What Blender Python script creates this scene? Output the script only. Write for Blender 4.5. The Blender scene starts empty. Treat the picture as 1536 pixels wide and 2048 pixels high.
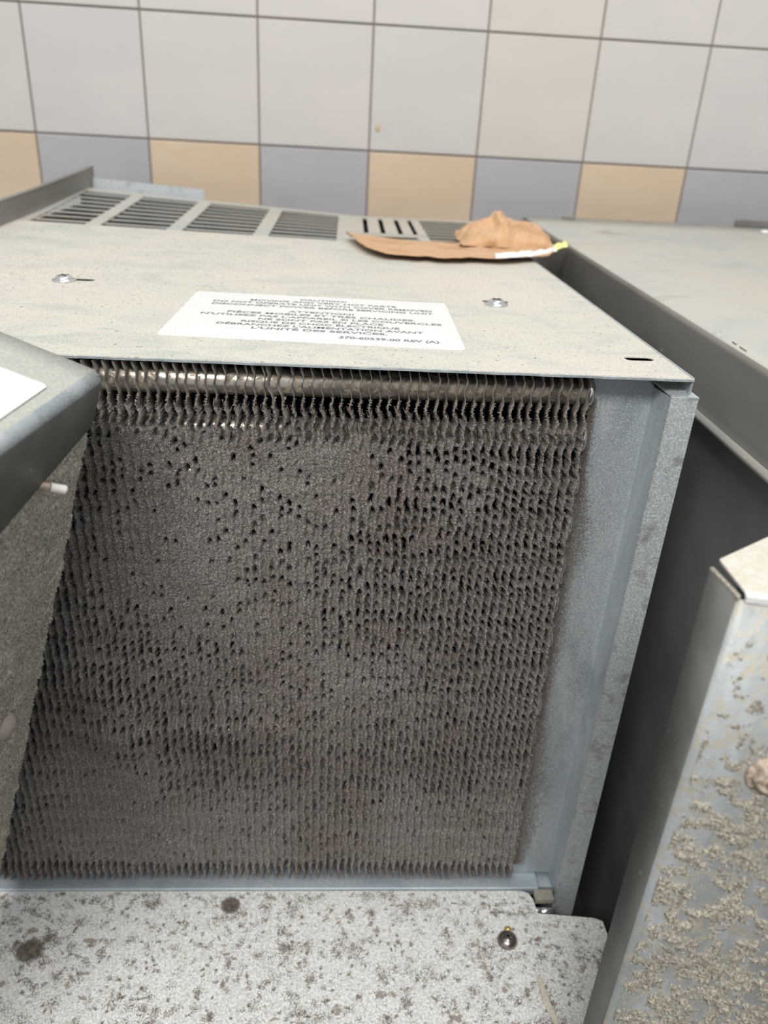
import bpy, bmesh, math, random
import numpy as np
from mathutils import Vector, Matrix

# ------------------------------------------------------------------ camera
S = bpy.context.scene
COL = S.collection
cam = bpy.data.cameras.new('camera')
camo = bpy.data.objects.new('camera', cam)
COL.objects.link(camo)
S.camera = camo
cam.sensor_fit = 'VERTICAL'
cam.sensor_height = 36.0
cam.lens = 28.125                      # 1600 px focal length in a 2048 px tall frame
cam.clip_start = 0.01
cam.dof.use_dof = True
cam.dof.focus_distance = 0.50
cam.dof.aperture_fstop = 7.0
AX = np.array([[0.9983, 0.0225, 0.0538], [-0.0379, -0.4511, 0.8917], [0.0444, -0.8922, -0.4495]])
camo.matrix_world = Matrix([
    [AX[0, 0], -AX[0, 1], -AX[0, 2], 0.0],
    [AX[1, 0], -AX[1, 1], -AX[1, 2], 0.0],
    [AX[2, 0], -AX[2, 1], -AX[2, 2], 0.736],
    [0, 0, 0, 1]])

# ------------------------------------------------------------------ light
W = bpy.data.worlds.new('world')
S.world = W
W.use_nodes = True
W.node_tree.nodes['Background'].inputs[0].default_value = (0.95, 0.97, 1.0, 1)
W.node_tree.nodes['Background'].inputs[1].default_value = 0.50


def area(name, loc, target, sx, sy, power, col):
    l = bpy.data.lights.new(name, 'AREA')
    l.shape = 'RECTANGLE'
    l.size, l.size_y, l.energy, l.color = sx, sy, power, col
    o = bpy.data.objects.new(name, l)
    COL.objects.link(o)
    o.location = loc
    o.rotation_euler = (Vector(target) - Vector(loc)).to_track_quat('-Z', 'Y').to_euler()
    return o


area('ceiling_lamp_light', (-0.35, -1.20, 2.30), (0.0, 0.5, 0.4), 1.3, 0.5, 46, (1.0, 0.975, 0.94))
area('ceiling_lamp_light', (0.5, 0.35, 2.7), (0.3, 0.6, 0.4), 1.4, 0.5, 13, (1.0, 0.975, 0.94))

S.view_settings.view_transform = 'Standard'
S.view_settings.look = 'None'
S.view_settings.gamma = 1.0
S.view_settings.use_curve_mapping = False
S.view_settings.exposure = 0.30

rng = np.random.default_rng(7)
random.seed(7)


# ------------------------------------------------------------------ helpers
def tag(o, label=None, cat=None, group=None, kind=None):
    if label: o['label'] = label
    if cat: o['category'] = cat
    if group: o['group'] = group
    if kind: o['kind'] = kind
    return o


def empty(name, loc, label, cat, group=None):
    o = bpy.data.objects.new(name, None)
    COL.objects.link(o)
    o.location = loc
    o.empty_display_size = 0.02
    return tag(o, label, cat, group)


def link(name, me, parent=None, m=None):
    o = bpy.data.objects.new(name, me)
    COL.objects.link(o)
    if parent is not None:
        o.parent = parent
        # meshes are written in world coordinates: undo the parent's offset
        q = parent
        off = Vector((0, 0, 0))
        while q is not None:
            off += q.location
            q = q.parent
        o.location = -off
    if m is not None and not len(me.materials):
        me.materials.append(m)
    return o


def mesh_np(name, v, f, smooth=True):
    me = bpy.data.meshes.new(name)
    v = np.asarray(v, dtype=np.float32)
    f = np.asarray(f, dtype=np.int32)
    n, k = f.shape
    me.vertices.add(len(v))
    me.vertices.foreach_set('co', v.ravel())
    me.loops.add(n * k)
    me.loops.foreach_set('vertex_index', f.ravel())
    me.polygons.add(n)
    me.polygons.foreach_set('loop_start', np.arange(n, dtype=np.int32) * k)
    me.polygons.foreach_set('use_smooth', np.full(n, smooth))
    me.update(calc_edges=True)
    me.validate()
    return me


def from_bm(name, bm, m, parent=None, smooth=False):
    bmesh.ops.recalc_face_normals(bm, faces=bm.faces)
    me = bpy.data.meshes.new(name)
    bm.to_mesh(me)
    bm.free()
    if smooth:
        me.polygons.foreach_set('use_smooth', [True] * len(me.polygons))
    return link(name, me, parent, m)


def box_bm(x0, x1, y0, y1, z0, z1, bev=0.0, bm=None, seg=2):
    new = bm is None
    if new: bm = bmesh.new()
    r = bmesh.ops.create_cube(bm, size=1.0)
    for v in r['verts']:
        v.co = Vector(((x0 + x1) / 2 + v.co.x * (x1 - x0), (y0 + y1) / 2 + v.co.y * (y1 - y0),
                       (z0 + z1) / 2 + v.co.z * (z1 - z0)))
    if bev > 0:
        es = set()
        for v in r['verts']:
            for e in v.link_edges: es.add(e)
        bmesh.ops.bevel(bm, geom=list(es), offset=bev, segments=seg, affect='EDGES', profile=0.5)
    return bm


def box(name, x0, x1, y0, y1, z0, z1, m, parent=None, bev=0.0):
    return from_bm(name, box_bm(x0, x1, y0, y1, z0, z1, bev), m, parent)


def hexa_bm(p, bm=None, bev=0.0):
    """8 corner points: bottom four then top four, same order round."""
    if bm is None: bm = bmesh.new()
    v = [bm.verts.new(Vector(q)) for q in p]
    for f in ((0, 3, 2, 1), (4, 5, 6, 7), (0, 1, 5, 4), (1, 2, 6, 5), (2, 3, 7, 6), (3, 0, 4, 7)):
        bm.faces.new([v[i] for i in f])
    if bev > 0:
        es = set(e for q in v for e in q.link_edges)
        bmesh.ops.bevel(bm, geom=list(es), offset=bev, segments=3, affect='EDGES', profile=0.5)
    return bm


def plate_bm(quad, nrm, th, bm=None, bev=0.0):
    """a sheet: polygon quad (world points) thickened by th against nrm"""
    if bm is None: bm = bmesh.new()
    nrm = Vector(nrm).normalized()
    top = [bm.verts.new(Vector(q)) for q in quad]
    bot = [bm.verts.new(Vector(q) - nrm * th) for q in quad]
    n = len(quad)
    bm.faces.new(top)
    bm.faces.new(bot[::-1])
    for i in range(n):
        bm.faces.new([top[i], bot[i], bot[(i + 1) % n], top[(i + 1) % n]])
    if bev > 0:
        es = set(e for q in top + bot for e in q.link_edges)
        bmesh.ops.bevel(bm, geom=list(es), offset=bev, segments=3, affect='EDGES', profile=0.5)
    return bm


def lathe(profile, axis_o, axis_d, n=20, bm=None, close=True):
    """profile: list of (radius, height) along axis_d from axis_o"""
    if bm is None: bm = bmesh.new()
    d = Vector(axis_d).normalized()
    u = d.orthogonal().normalized()
    w = d.cross(u)
    rings = []
    for r, h in profile:
        ring = []
        for i in range(n):
            a = 2 * math.pi * i / n
            ring.append(bm.verts.new(Vector(axis_o) + d * h + (u * math.cos(a) + w * math.sin(a)) * max(r, 1e-5)))
        rings.append(ring)
    for a, b in zip(rings, rings[1:]):
        for i in range(n):
            bm.faces.new([a[i], a[(i + 1) % n], b[(i + 1) % n], b[i]])
    if close:
        bm.faces.new(rings[0][::-1])
        bm.faces.new(rings[-1])
    return bm


def boolean(o, cutters):
    for c in cutters:
        md = o.modifiers.new('cut', 'BOOLEAN')
        md.object = c
        md.operation = 'DIFFERENCE'
        md.solver = 'EXACT'
    dg = bpy.context.evaluated_depsgraph_get()
    me = bpy.data.meshes.new_from_object(o.evaluated_get(dg))
    o.modifiers.clear()
    old = o.data
    me.name = old.name
    o.data = me
    bpy.data.meshes.remove(old)
    for c in cutters:
        bpy.data.objects.remove(c)
    return o


def vnoise(x, y, seed):
    """smooth value noise at float coordinates, -1..1"""
    r = np.random.default_rng(seed)
    T = r.uniform(-1, 1, (256, 256)).astype(np.float32)
    xi = np.floor(x).astype(np.int64)
    yi = np.floor(y).astype(np.int64)
    fx = x - xi
    fy = y - yi
    fx = fx * fx * (3 - 2 * fx)
    fy = fy * fy * (3 - 2 * fy)
    a = T[xi & 255, yi & 255]
    b = T[(xi + 1) & 255, yi & 255]
    c = T[xi & 255, (yi + 1) & 255]
    d = T[(xi + 1) & 255, (yi + 1) & 255]
    return (a * (1 - fx) + b * fx) * (1 - fy) + (c * (1 - fx) + d * fx) * fy


def fbm(x, y, seed, oct=3):
    s = 0
    a = 1.0
    t = 0
    for k in range(oct):
        s = s + a * vnoise(x * 2 ** k + 17.3 * k, y * 2 ** k + 5.1 * k, seed + k)
        t += a
        a *= 0.5
    return s / t


def sstep(a, b, x):
    t = np.clip((x - a) / (b - a), 0, 1)
    return t * t * (3 - 2 * t)


# ------------------------------------------------------------------ materials
def ramp(nt, fac, stops):
    r = nt.nodes.new('ShaderNodeValToRGB')
    el = r.color_ramp.elements
    while len(el) < len(stops): el.new(0.5)
    for e, (p, c) in zip(el, stops):
        e.position = p
        e.color = c if len(c) == 4 else (*c, 1)
    nt.links.new(fac, r.inputs[0])
    return r.outputs[0]


def noise(nt, vec, scale, detail=4, rough=0.55, dist=0.0, stretch=None):
    if stretch:
        mp = nt.nodes.new('ShaderNodeMapping')
        mp.inputs['Scale'].default_value = stretch
        nt.links.new(vec, mp.inputs[0])
        vec = mp.outputs[0]
    n = nt.nodes.new('ShaderNodeTexNoise')
    n.inputs['Scale'].default_value = scale
    n.inputs['Detail'].default_value = detail
    n.inputs['Roughness'].default_value = rough
    n.inputs['Distortion'].default_value = dist
    nt.links.new(vec, n.inputs['Vector'])
    return n.outputs[0]


def mix(nt, fac, a, b, mode='MIX'):
    m = nt.nodes.new('ShaderNodeMix')
    m.data_type = 'RGBA'
    m.blend_type = mode
    for s, v in ((m.inputs[0], fac), (m.inputs[6], a), (m.inputs[7], b)):
        if isinstance(v, (int, float)):
            s.default_value = v
        elif isinstance(v, tuple):
            s.default_value = (*v, 1) if len(v) == 3 else v
        else:
            nt.links.new(v, s)
    return m.outputs[2]


def material(name, base, rough=0.5, metal=0.0, layers=(), bump=None, rough_dust=None):
    """layers: (colour, scale, low, high, detail, stretch) noise masks painted over the base, in metres"""
    m = bpy.data.materials.new(name)
    m.use_nodes = True
    nt = m.node_tree
    b = nt.nodes['Principled BSDF']
    tc = nt.nodes.new('ShaderNodeTexCoord').outputs['Object']
    b.inputs['Roughness'].default_value = rough
    b.inputs['Metallic'].default_value = metal
    col = base
    k = 0
    for lay in layers:
        c, sc, lo, hi, det, st = lay[:6]
        mp = nt.nodes.new('ShaderNodeMapping')
        mp.inputs['Location'].default_value = (3.1 * k + .7, 1.7 * k, 2.3 * k)
        nt.links.new(tc, mp.inputs[0])
        k += 1
        f = noise(nt, mp.outputs[0], sc, det, 0.6, lay[6] if len(lay) > 6 else 0.0, st)
        f = ramp(nt, f, [(lo, (0, 0, 0)), (hi, (1, 1, 1))])
        col = mix(nt, f, col, c)
        if metal > 0 and len(lay) > 7:      # a dusty layer is not metallic
            md = nt.nodes.new('ShaderNodeMath')
            md.operation = 'MULTIPLY_ADD'
            nt.links.new(f, md.inputs[0])
            md.inputs[1].default_value = -metal
            md.inputs[2].default_value = metal
            nt.links.new(md.outputs[0], b.inputs['Metallic'])
            rr = nt.nodes.new('ShaderNodeMath')
            rr.operation = 'MULTIPLY_ADD'
            nt.links.new(f, rr.inputs[0])
            rr.inputs[1].default_value = 0.9 - rough
            rr.inputs[2].default_value = rough
            nt.links.new(rr.outputs[0], b.inputs['Roughness'])
    if isinstance(col, tuple):
        b.inputs['Base Color'].default_value = (*col, 1)
    else:
        nt.links.new(col, b.inputs['Base Color'])
    if bump:
        prev = None
        for sc, dist, strength in bump:
            h = noise(nt, tc, sc, 3, 0.6)
            bn = nt.nodes.new('ShaderNodeBump')
            bn.inputs['Strength'].default_value = strength
            bn.inputs['Distance'].default_value = dist
            nt.links.new(h, bn.inputs['Height'])
            if prev: nt.links.new(prev, bn.inputs['Normal'])
            prev = bn.outputs[0]
        nt.links.new(prev, b.inputs['Normal'])
    return m


M_lid = material('dusty_lid_steel', (0.56, 0.545, 0.475), 0.6, 0.0, [
    ((0.43, 0.455, 0.405), 13, .47, .68, 4, (1, 2.4, 1), 1.2),
    ((0.62, 0.565, 0.50), 8, .46, .66, 3, None),
    ((0.45, 0.435, 0.38), 600, .54, .62, 2, None),
    ((0.68, 0.655, 0.60), 750, .56, .64, 2, None),
    ((0.40, 0.44, 0.41), 30, .63, .74, 3, (1, 1.6, 1), 0.6),
    ((0.24, 0.20, 0.175), 260, .64, .68, 3, None),
    ((0.14, 0.12, 0.11), 90, .735, .75, 6, None)],
    bump=[(900, 0.0004, 0.5)])
M_lid_plain = material('dull_lid_steel', (0.47, 0.46, 0.41), 0.5, 0.0, [
    ((0.41, 0.43, 0.40), 9, .48, .66, 4, (1.6, 1, 1), 1.0),
    ((0.50, 0.455, 0.38), 5, .50, .70, 3, None),
    ((0.34, 0.305, 0.245), 7, .58, .74, 5, (1, 3, 1), 1.5),
    ((0.64, 0.63, 0.58), 160, .72, .74, 2, None)])
M_galv = material('galvanized_steel', (0.42, 0.475, 0.505), 0.38, 0.5, [
    ((0.33, 0.385, 0.42), 24, .45, .6, 3, (1, 1, .25), 0.8),
    ((0.56, 0.61, 0.635), 40, .52, .70, 3, (1, 1, .22), 0.8),
    ((0.43, 0.44, 0.42), 1300, .50, .66, 3, (1, 1, 1), 0.5, True)],
    bump=[(1100, 0.0003, 0.35)])
M_galv_dirty = material('linty_galvanized_steel', (0.40, 0.45, 0.47), 0.45, 0.45, [
    ((0.30, 0.34, 0.36), 30, .45, .6, 3, None),
    ((0.46, 0.46, 0.42), 800, .40, .60, 3, None, 0.5, True)],
    bump=[(900, 0.0005, 0.5)])
M_strip = material('fine_linted_strip', (0.36, 0.40, 0.42), 0.6, 0.2, [
    ((0.50, 0.53, 0.52), 700, .45, .62, 3, None, 0.5, True),
    ((0.24, 0.24, 0.23), 80, .55, .75, 3, None)],
    bump=[(900, 0.0005, 0.6)])
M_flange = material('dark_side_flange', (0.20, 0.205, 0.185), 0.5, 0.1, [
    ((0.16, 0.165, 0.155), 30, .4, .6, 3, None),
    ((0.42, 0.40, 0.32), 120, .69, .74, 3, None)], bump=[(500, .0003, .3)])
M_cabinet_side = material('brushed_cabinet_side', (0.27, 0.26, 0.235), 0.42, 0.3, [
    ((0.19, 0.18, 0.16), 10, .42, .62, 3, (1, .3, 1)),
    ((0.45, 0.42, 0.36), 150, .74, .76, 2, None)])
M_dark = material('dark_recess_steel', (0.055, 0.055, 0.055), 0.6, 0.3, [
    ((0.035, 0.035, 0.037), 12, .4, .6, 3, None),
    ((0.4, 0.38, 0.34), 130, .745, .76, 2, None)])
M_black = material('interior_shade_black', (0.018, 0.017, 0.016), 0.8)  # black standing in for the shade inside the unit
M_fin = material('dusty_fin_metal', (0.22, 0.195, 0.165), 0.5, 0.35, [
    ((0.30, 0.27, 0.23), 160, .45, .65, 3, None),
    ((0.13, 0.115, 0.10), 60, .5, .7, 3, None)])
M_tube = material('dull_tube_metal', (0.46, 0.42, 0.36), 0.26, 0.85, [
    ((0.26, 0.22, 0.17), 150, .50, .62, 4, None, 0.6, True)], bump=[(600, .0004, .35)])
M_bright = material('zinc_plated_steel', (0.72, 0.73, 0.72), 0.22, 0.95)
M_screw_dusty = material('tarnished_screw', (0.42, 0.34, 0.27), 0.45, 0.5, [
    ((0.52, 0.43, 0.34), 300, .45, .6, 3, None, 0.5, True)], bump=[(600, .0006, .6)])
M_brass = material('yellow_passivated_washer', (0.62, 0.46, 0.16), 0.4, 0.7)
M_label = material('white_label_film', (0.73, 0.73, 0.72), 0.5, 0.0, [
    ((0.62, 0.61, 0.58), 800, .52, .66, 2, None),
    ((0.45, 0.42, 0.40), 260, .73, .76, 2, None)], bump=[(700, .0002, .25)])
M_ink = material('faded_grey_ink', (0.19, 0.19, 0.20), 0.7)
M_shelf = material('dusted_white_panel', (0.56, 0.57, 0.555), 0.6, 0.0, [
    ((0.76, 0.77, 0.75), 700, .46, .56, 2, None),
    ((0.42, 0.395, 0.35), 420, .58, .64, 3, None, 0.4),
    ((0.30, 0.265, 0.225), 110, .60, .66, 6, None, 0.3)],
    bump=[(600, 0.0006, 0.6)])
M_tray = material('blue_grey_tray', (0.40, 0.47, 0.52), 0.45, 0.2, [
    ((0.50, 0.52, 0.52), 300, .5, .62, 3, None),
    ((0.33, 0.39, 0.44), 20, .45, .65, 3, None)])
M_card = material('kraft_paper', (0.56, 0.35, 0.20), 0.85, 0.0, [
    ((0.47, 0.275, 0.145), 22, .5, .66, 4, None),
    ((0.60, 0.40, 0.25), 60, .5, .7, 4, None)], bump=[(300, .0005, .4)])
M_paper = material('white_paper_edge', (0.85, 0.84, 0.80), 0.8)
M_yellow = material('yellow_paper_tip', (0.82, 0.82, 0.30), 0.7)
M_wood = material('pale_splinter_wood', (0.66, 0.62, 0.52), 0.8, 0.0, [
    ((0.45, 0.40, 0.32), 500, .5, .65, 3, (4, 1, 1))])
M_clump = material('brown_lint_clump', (0.175, 0.15, 0.13), 0.95, 0.0, [
    ((0.21, 0.175, 0.145), 900, .45, .6, 2, None)])
M_speck = material('fine_brown_lint', (0.23, 0.20, 0.165), 0.95)
M_grout = material('grey_grout', (0.25, 0.22, 0.19), 0.9)
M_floor = material('dark_floor', (0.03, 0.03, 0.03), 0.85, 0.0, [((0.05, 0.045, 0.04), 20, .4, .6, 4, None)])


def tile_mat(name, c, c2):
    return material(name, c, 0.28, 0.0, [(c2, 7, .42, .68, 3, (1, 1, 1.8), 0.6)])


T_white = [tile_mat('white_glazed_tile', (0.545, 0.52, 0.49), (0.57, 0.54, 0.51)),
           tile_mat('cream_glazed_tile', (0.55, 0.52, 0.475), (0.575, 0.54, 0.495)),
           tile_mat('cool_glazed_tile', (0.53, 0.51, 0.49), (0.555, 0.535, 0.51))]
T_beige = tile_mat('beige_glazed_tile', (0.58, 0.46, 0.33), (0.62, 0.50, 0.37))
T_blue = tile_mat('blue_grey_glazed_tile', (0.39, 0.385, 0.40), (0.42, 0.415, 0.43))


def lint_mat(name, c_dark, c_mid, c_light, fine=1700.0, big=26.0, c_big=None):
    m = bpy.data.materials.new(name)
    m.use_nodes = True
    nt = m.node_tree
    b = nt.nodes['Principled BSDF']
    b.inputs['Roughness'].default_value = 0.95
    b.inputs['Specular IOR Level'].default_value = 0.15
    tc = nt.nodes.new('ShaderNodeTexCoord').outputs['Object']
    f = noise(nt, tc, fine, 3, 0.7)
    col = ramp(nt, f, [(.32, c_dark), (.5, c_mid), (.70, c_light)])
    if c_big:
        g = ramp(nt, noise(nt, tc, big, 4, 0.6), [(.42, (0, 0, 0)), (.66, (1, 1, 1))])
        col = mix(nt, g, col, c_big, 'MULTIPLY')
    nt.links.new(col, b.inputs['Base Color'])
    bn = nt.nodes.new('ShaderNodeBump')
    bn.inputs['Strength'].default_value = 0.9
    bn.inputs['Distance'].default_value = 0.0009
    nt.links.new(noise(nt, tc, fine * .8, 3, 0.7), bn.inputs['Height'])
    nt.links.new(bn.outputs[0], b.inputs['Normal'])
    return m


M_lint = lint_mat('grey_brown_lint', (0.055, 0.050, 0.047), (0.20, 0.184, 0.169), (0.58, 0.54, 0.49), 1300, 14, (0.86, 0.80, 0.78))
M_fibre = material('pale_lint_fibre', (0.42, 0.395, 0.36), 0.9)
M_tanf = material('tan_fibre', (0.55, 0.52, 0.43), 0.9)
M_lint_tan = lint_mat('tan_lint', (0.20, 0.185, 0.15), (0.34, 0.315, 0.26), (0.60, 0.57, 0.50), 1000, 20, (0.85, 0.85, 0.85))

# ------------------------------------------------------------------ setting
fl = box('floor', -1.6, 1.8, -1.0, 1.34, -0.02, 0.0, M_floor)
tag(fl, 'dark floor under and between the metal units', None, None, 'structure')
YW = 1.30
TS = 0.161
GX0 = -0.2977
GZ0 = 0.6795
wall = box('wall_back', -1.6, 1.8, YW + 0.0035, YW + 0.12, 0.0, GZ0 + 5 * TS, M_grout)
tag(wall, 'tiled back wall of pale square tiles with one row of beige and blue-grey tiles', None, None, 'structure')


def tile_mesh(m):
    bm = box_bm(-TS / 2 + .0011, TS / 2 - .0011, 0, 0.006, -TS / 2 + .0011, TS / 2 - .0011, 0.0012, seg=1)
    bmesh.ops.recalc_face_normals(bm, faces=bm.faces)
    me = bpy.data.meshes.new('tile')
    bm.to_mesh(me)
    bm.free()
    me.materials.append(m)
    return me


tm = {k: tile_mesh(m) for k, m in (('w0', T_white[0]), ('w1', T_white[1]), ('w2', T_white[2]), ('b', T_beige), ('u', T_blue))}
for r in range(-1, 5):
    for k in range(-7, 12):
        key = ('b' if k % 2 == 0 else 'u') if r == -1 else 'w%d' % random.choice([0, 0, 1, 2])
        o = bpy.data.objects.new('tile', tm[key])
        COL.objects.link(o)
        o.parent = wall
        o.location = (GX0 + (k + .5) * TS, YW - random.uniform(0, .0006), GZ0 + (r + .5) * TS)
        o.rotation_euler = (random.uniform(-.003, .003), 0, random.uniform(-.003, .003))
# lower courses behind the units, all hidden: bare wall
wall.rotation_euler.y = 0.0075
# a small brown splash on one white tile
bm = bmesh.new()
lathe([(0.0045, 0), (0.004, .0006), (0.002, .0011)], (0.036, YW, 0.711), (0, -1, 0), 10, bm)
for v in bm.verts: v.co.z = 0.711 + (v.co.z - .711) * 1.5
from_bm('splash', bm, material('tan_splash', (0.50, 0.40, 0.26), 0.5), wall, True)
wall.children[-1]['label'] = 'small tan splash dried on a white tile'

# ------------------------------------------------------------------ main condensing unit
unit = empty('condensing_unit', (-0.075, 0.46, 0.0),
             'large grey unit in the middle with lint-clogged finned coil and dusty labelled lid', 'cooling unit')
XL, XR = -0.372, 0.2095


def zl(x, y):      # the lid is bowed up a little towards its far left corner
    return 0.600 + 0.0195 * max(0, (0.02 - x)) / 0.34 * (max(0, (y - .5)) / .68) ** 2.2


def yf(x):
    return 0.456 + (0.21 - x) * 0.0232


def xr(y):
    return 0.2095 - (y - 0.456) * 0.030


# lid sheet : grid with thickness, front part
Y1 = 0.948
nx, ny = 44, 40
bm = bmesh.new()
rows = []
for side in (0, 1):
    R = []
    for j in range(ny + 1):
        row = []
        for i in range(nx + 1):
            t = j / ny
            y0 = yf(XL + (XR - XL) * i / nx)
            y = y0 + (Y1 - y0) * t
            x = XL + (xr(y) - XL) * i / nx
            row.append(bm.verts.new((x, y, zl(x, y) - 0.0007 * side)))
        R.append(row)
    rows.append(R)
for side in (0, 1):
    R = rows[side]
    for j in range(ny):
        for i in range(nx):
            f = [R[j][i], R[j][i + 1], R[j + 1][i + 1], R[j + 1][i]]
            bm.faces.new(f if side == 0 else f[::-1])
A, B = rows
for i in range(nx):
    bm.faces.new([A[0][i], B[0][i], B[0][i + 1], A[0][i + 1]])
    bm.faces.new([A[ny][i + 1], B[ny][i + 1], B[ny][i], A[ny][i]])
for j in range(ny):
    bm.faces.new([A[j + 1][0], B[j + 1][0], B[j][0], A[j][0]])
    bm.faces.new([A[j][nx], B[j][nx], B[j + 1][nx], A[j + 1][nx]])
lid = from_bm('lid', bm, M_lid, unit)


def slot_cutter(x0, x1, y, w, ang=0.0):
    bm = bmesh.new()
    n = 10
    pts = []
    for k in range(n + 1):
        a = math.pi / 2 + math.pi * k / n
        pts.append((x0 + w + math.cos(a) * w, y + math.sin(a) * w))
    for k in range(n + 1):
        a = -math.pi / 2 + math.pi * k / n
        pts.append((x1 - w + math.cos(a) * w, y + math.sin(a) * w))
    lo = [bm.verts.new((p[0], p[1], 0.57)) for p in pts]
    hi = [bm.verts.new((p[0], p[1], 0.64)) for p in pts]
    bm.faces.new(lo[::-1])
    bm.faces.new(hi)
    for k in range(len(pts)):
        q = (k + 1) % len(pts)
        bm.faces.new([lo[k], lo[q], hi[q], hi[k]])
    o = from_bm('cutter', bm, None)
    return o


bpy.context.view_layer.update()
cut = [slot_cutter(0.1795, 0.1985, 0.4965, 0.0042),
       slot_cutter(-0.2275, -0.205, 0.678, 0.0046),
       slot_cutter(0.111, 0.1325, 0.655, 0.0050)]
for c in cut:      # the lid object is offset by its parent; cutters stay in world space
    pass
boolean(lid, cut)

# rolled front hem, side flange of lid
bm = bmesh.new()
for i in range(nx):
    xa, xb = XL + (XR - XL) * i / nx, XL + (XR - XL) * (i + 1) / nx
    ya, yb = yf(xa), yf(xb)
    za, zb = 0.5998 + .00012 * math.sin(i * 2.3), 0.5998 + .00012 * math.sin((i + 1) * 2.3)
    p = [(xa, ya - .0008, za - .0016), (xb, yb - .0008, zb - .0016), (xb, yb + .006, zb - .0016), (xa, ya + .006, za - .0016),
         (xa, ya - .0008, za - .0003), (xb, yb - .0008, zb - .0003), (xb, yb + .006, zb - .0003), (xa, ya + .006, za - .0003)]
    hexa_bm(p, bm)
bmesh.ops.remove_doubles(bm, verts=bm.verts, dist=1e-6)
hem = from_bm('lid_hem', bm, M_galv, unit)
hem['label'] = 'bright folded front edge of the lid'
y_end = 1.19
bm = hexa_bm([(0.2085, .4575, .588), (0.2100, .4575, .588), (xr(y_end) + .0005, y_end, .575), (xr(y_end) - .001, y_end, .575),
              (0.2085, .4565, .6003), (0.2100, .4565, .6003), (xr(y_end) + .0005, y_end, .6003), (xr(y_end) - .001, y_end, .6003)])
from_bm('lid_side_flange', bm, M_galv, unit)

# --- vent section behind the lid: frame bars and individual slats
YV0, YV1, YE = Y1 + 0.0, 1.172, 1.190
opens = [(-0.352, -0.291), (-0.275, -0.202), (-0.185, -0.106), (-0.089, -0.012)]
O6 = (0.098, 0.168)


def zbar(x0, x1, y0, y1, th, bm, dz=0.0, n=8):
    """bar lying on the lid surface, following its bow"""
    long_x = (x1 - x0) > (y1 - y0)
    for k in range(n):
        if long_x:
            a, b, c, d = x0 + (x1 - x0) * k / n, x0 + (x1 - x0) * (k + 1) / n, y0, y1
        else:
            a, b, c, d = x0, x1, y0 + (y1 - y0) * k / n, y0 + (y1 - y0) * (k + 1) / n
        t = [(a, c), (b, c), (b, d), (a, d)]
        hexa_bm([(p, q, zl(p, q) - th + dz) for p, q in t] + [(p, q, zl(p, q) + dz) for p, q in t], bm)
    return bm


bm = bmesh.new()
zbar(XL, xr(1.18), YV1, YE, .0015, bm, n=16)                         # back rail
zbar(XL, opens[0][0], YV0, YV1, .0015, bm)
zbar(opens[0][1], opens[1][0], YV0, YV1, .0015, bm)
zbar(opens[1][1], opens[2][0], YV0, YV1, .0015, bm)
zbar(opens[2][1], opens[3][0], YV0, YV1, .0015, bm)
zbar(O6[1], xr(1.0), YV0, YV1, .0015, bm)
zbar(0.0 - 0.012, 0.0205, 1.024, YV1, .0015, bm)                       # slotted plate between louvers
for a, b in ((0.0265, 0.0415), (0.0475, 0.0630), (0.0690, 0.0815), (0.0870, O6[0])):
    zbar(a, b, 1.024, YV1, .0015, bm)
zbar(-0.012, O6[0], 1.008, 1.026, .0015, bm)
zbar(-0.012, 0.004, YV0, 1.01, .0015, bm)
zbar(0.084, O6[0], YV0, 1.01, .0015, bm)
zbar(0.002, 0.086, YV0, 0.984, .0015, bm)
bmesh.ops.remove_doubles(bm, verts=bm.verts, dist=1e-6)
from_bm('vent_frame', bm, M_lid_plain, unit)
for (a, b) in opens + [O6]:
    ns = 8
    for k in range(ns):
        y = YV0 + 0.012 + (YV1 - YV0 - .012) * (k + .35) / ns
        bm = bmesh.new()
        zbar(a, b, y, y + .0036, .0012, bm, -.0012, 3)
        from_bm('slat', bm, M_lid_plain, unit)

# raised rim round the far left corner of the vent section
bm = bmesh.new()
n = 10
for k in range(n):
    ya, yb = .80 + (1.215 - .80) * k / n, .80 + (1.215 - .80) * (k + 1) / n
    xa, xb = -0.372 + .020 * k / n, -0.372 + .020 * (k + 1) / n
    za, zb = zl(-.35, ya), zl(-.35, yb)
    hexa_bm([(xa - .0015, ya, za - .004), (xa, ya, za - .004), (xb, yb, zb - .004), (xb - .0015, yb, zb - .004),
             (xa - .0015, ya, za + .023), (xa, ya, za + .023), (xb, yb, zb + .023), (xb - .0015, yb, zb + .023)], bm)
    hexa_bm([(xa - .006, ya, za + .023), (xa + .0005, ya, za + .023), (xb + .0005, yb, zb + .023), (xb - .006, yb, zb + .023),
             (xa - .006, ya, za + .0245), (xa + .0005, ya, za + .0245), (xb + .0005, yb, zb + .0245), (xb - .006, yb, zb + .0245)], bm)
bmesh.ops.remove_doubles(bm, verts=bm.verts, dist=1e-6)
rim = from_bm('side_rim', bm, M_cabinet_side, unit)
bm = bmesh.new()
n = 8
for k in range(n):
    xa, xb = -0.352 + .152 * k / n, -0.352 + .152 * (k + 1) / n
    za, zb = zl(xa, 1.19) - .005, zl(xb, 1.19) - .005
    hexa_bm([(xa, 1.2, za - .012), (xb, 1.2, zb - .012), (xb, 1.2015, zb - .012), (xa, 1.2015, za - .012),
             (xa, 1.207, za + .017), (xb, 1.207, zb + .016), (xb, 1.2085, zb + .016), (xa, 1.2085, za + .017)], bm)
bmesh.ops.remove_doubles(bm, verts=bm.verts, dist=1e-6)
back_rim = from_bm('back_rim', bm, M_strip, unit)

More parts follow.
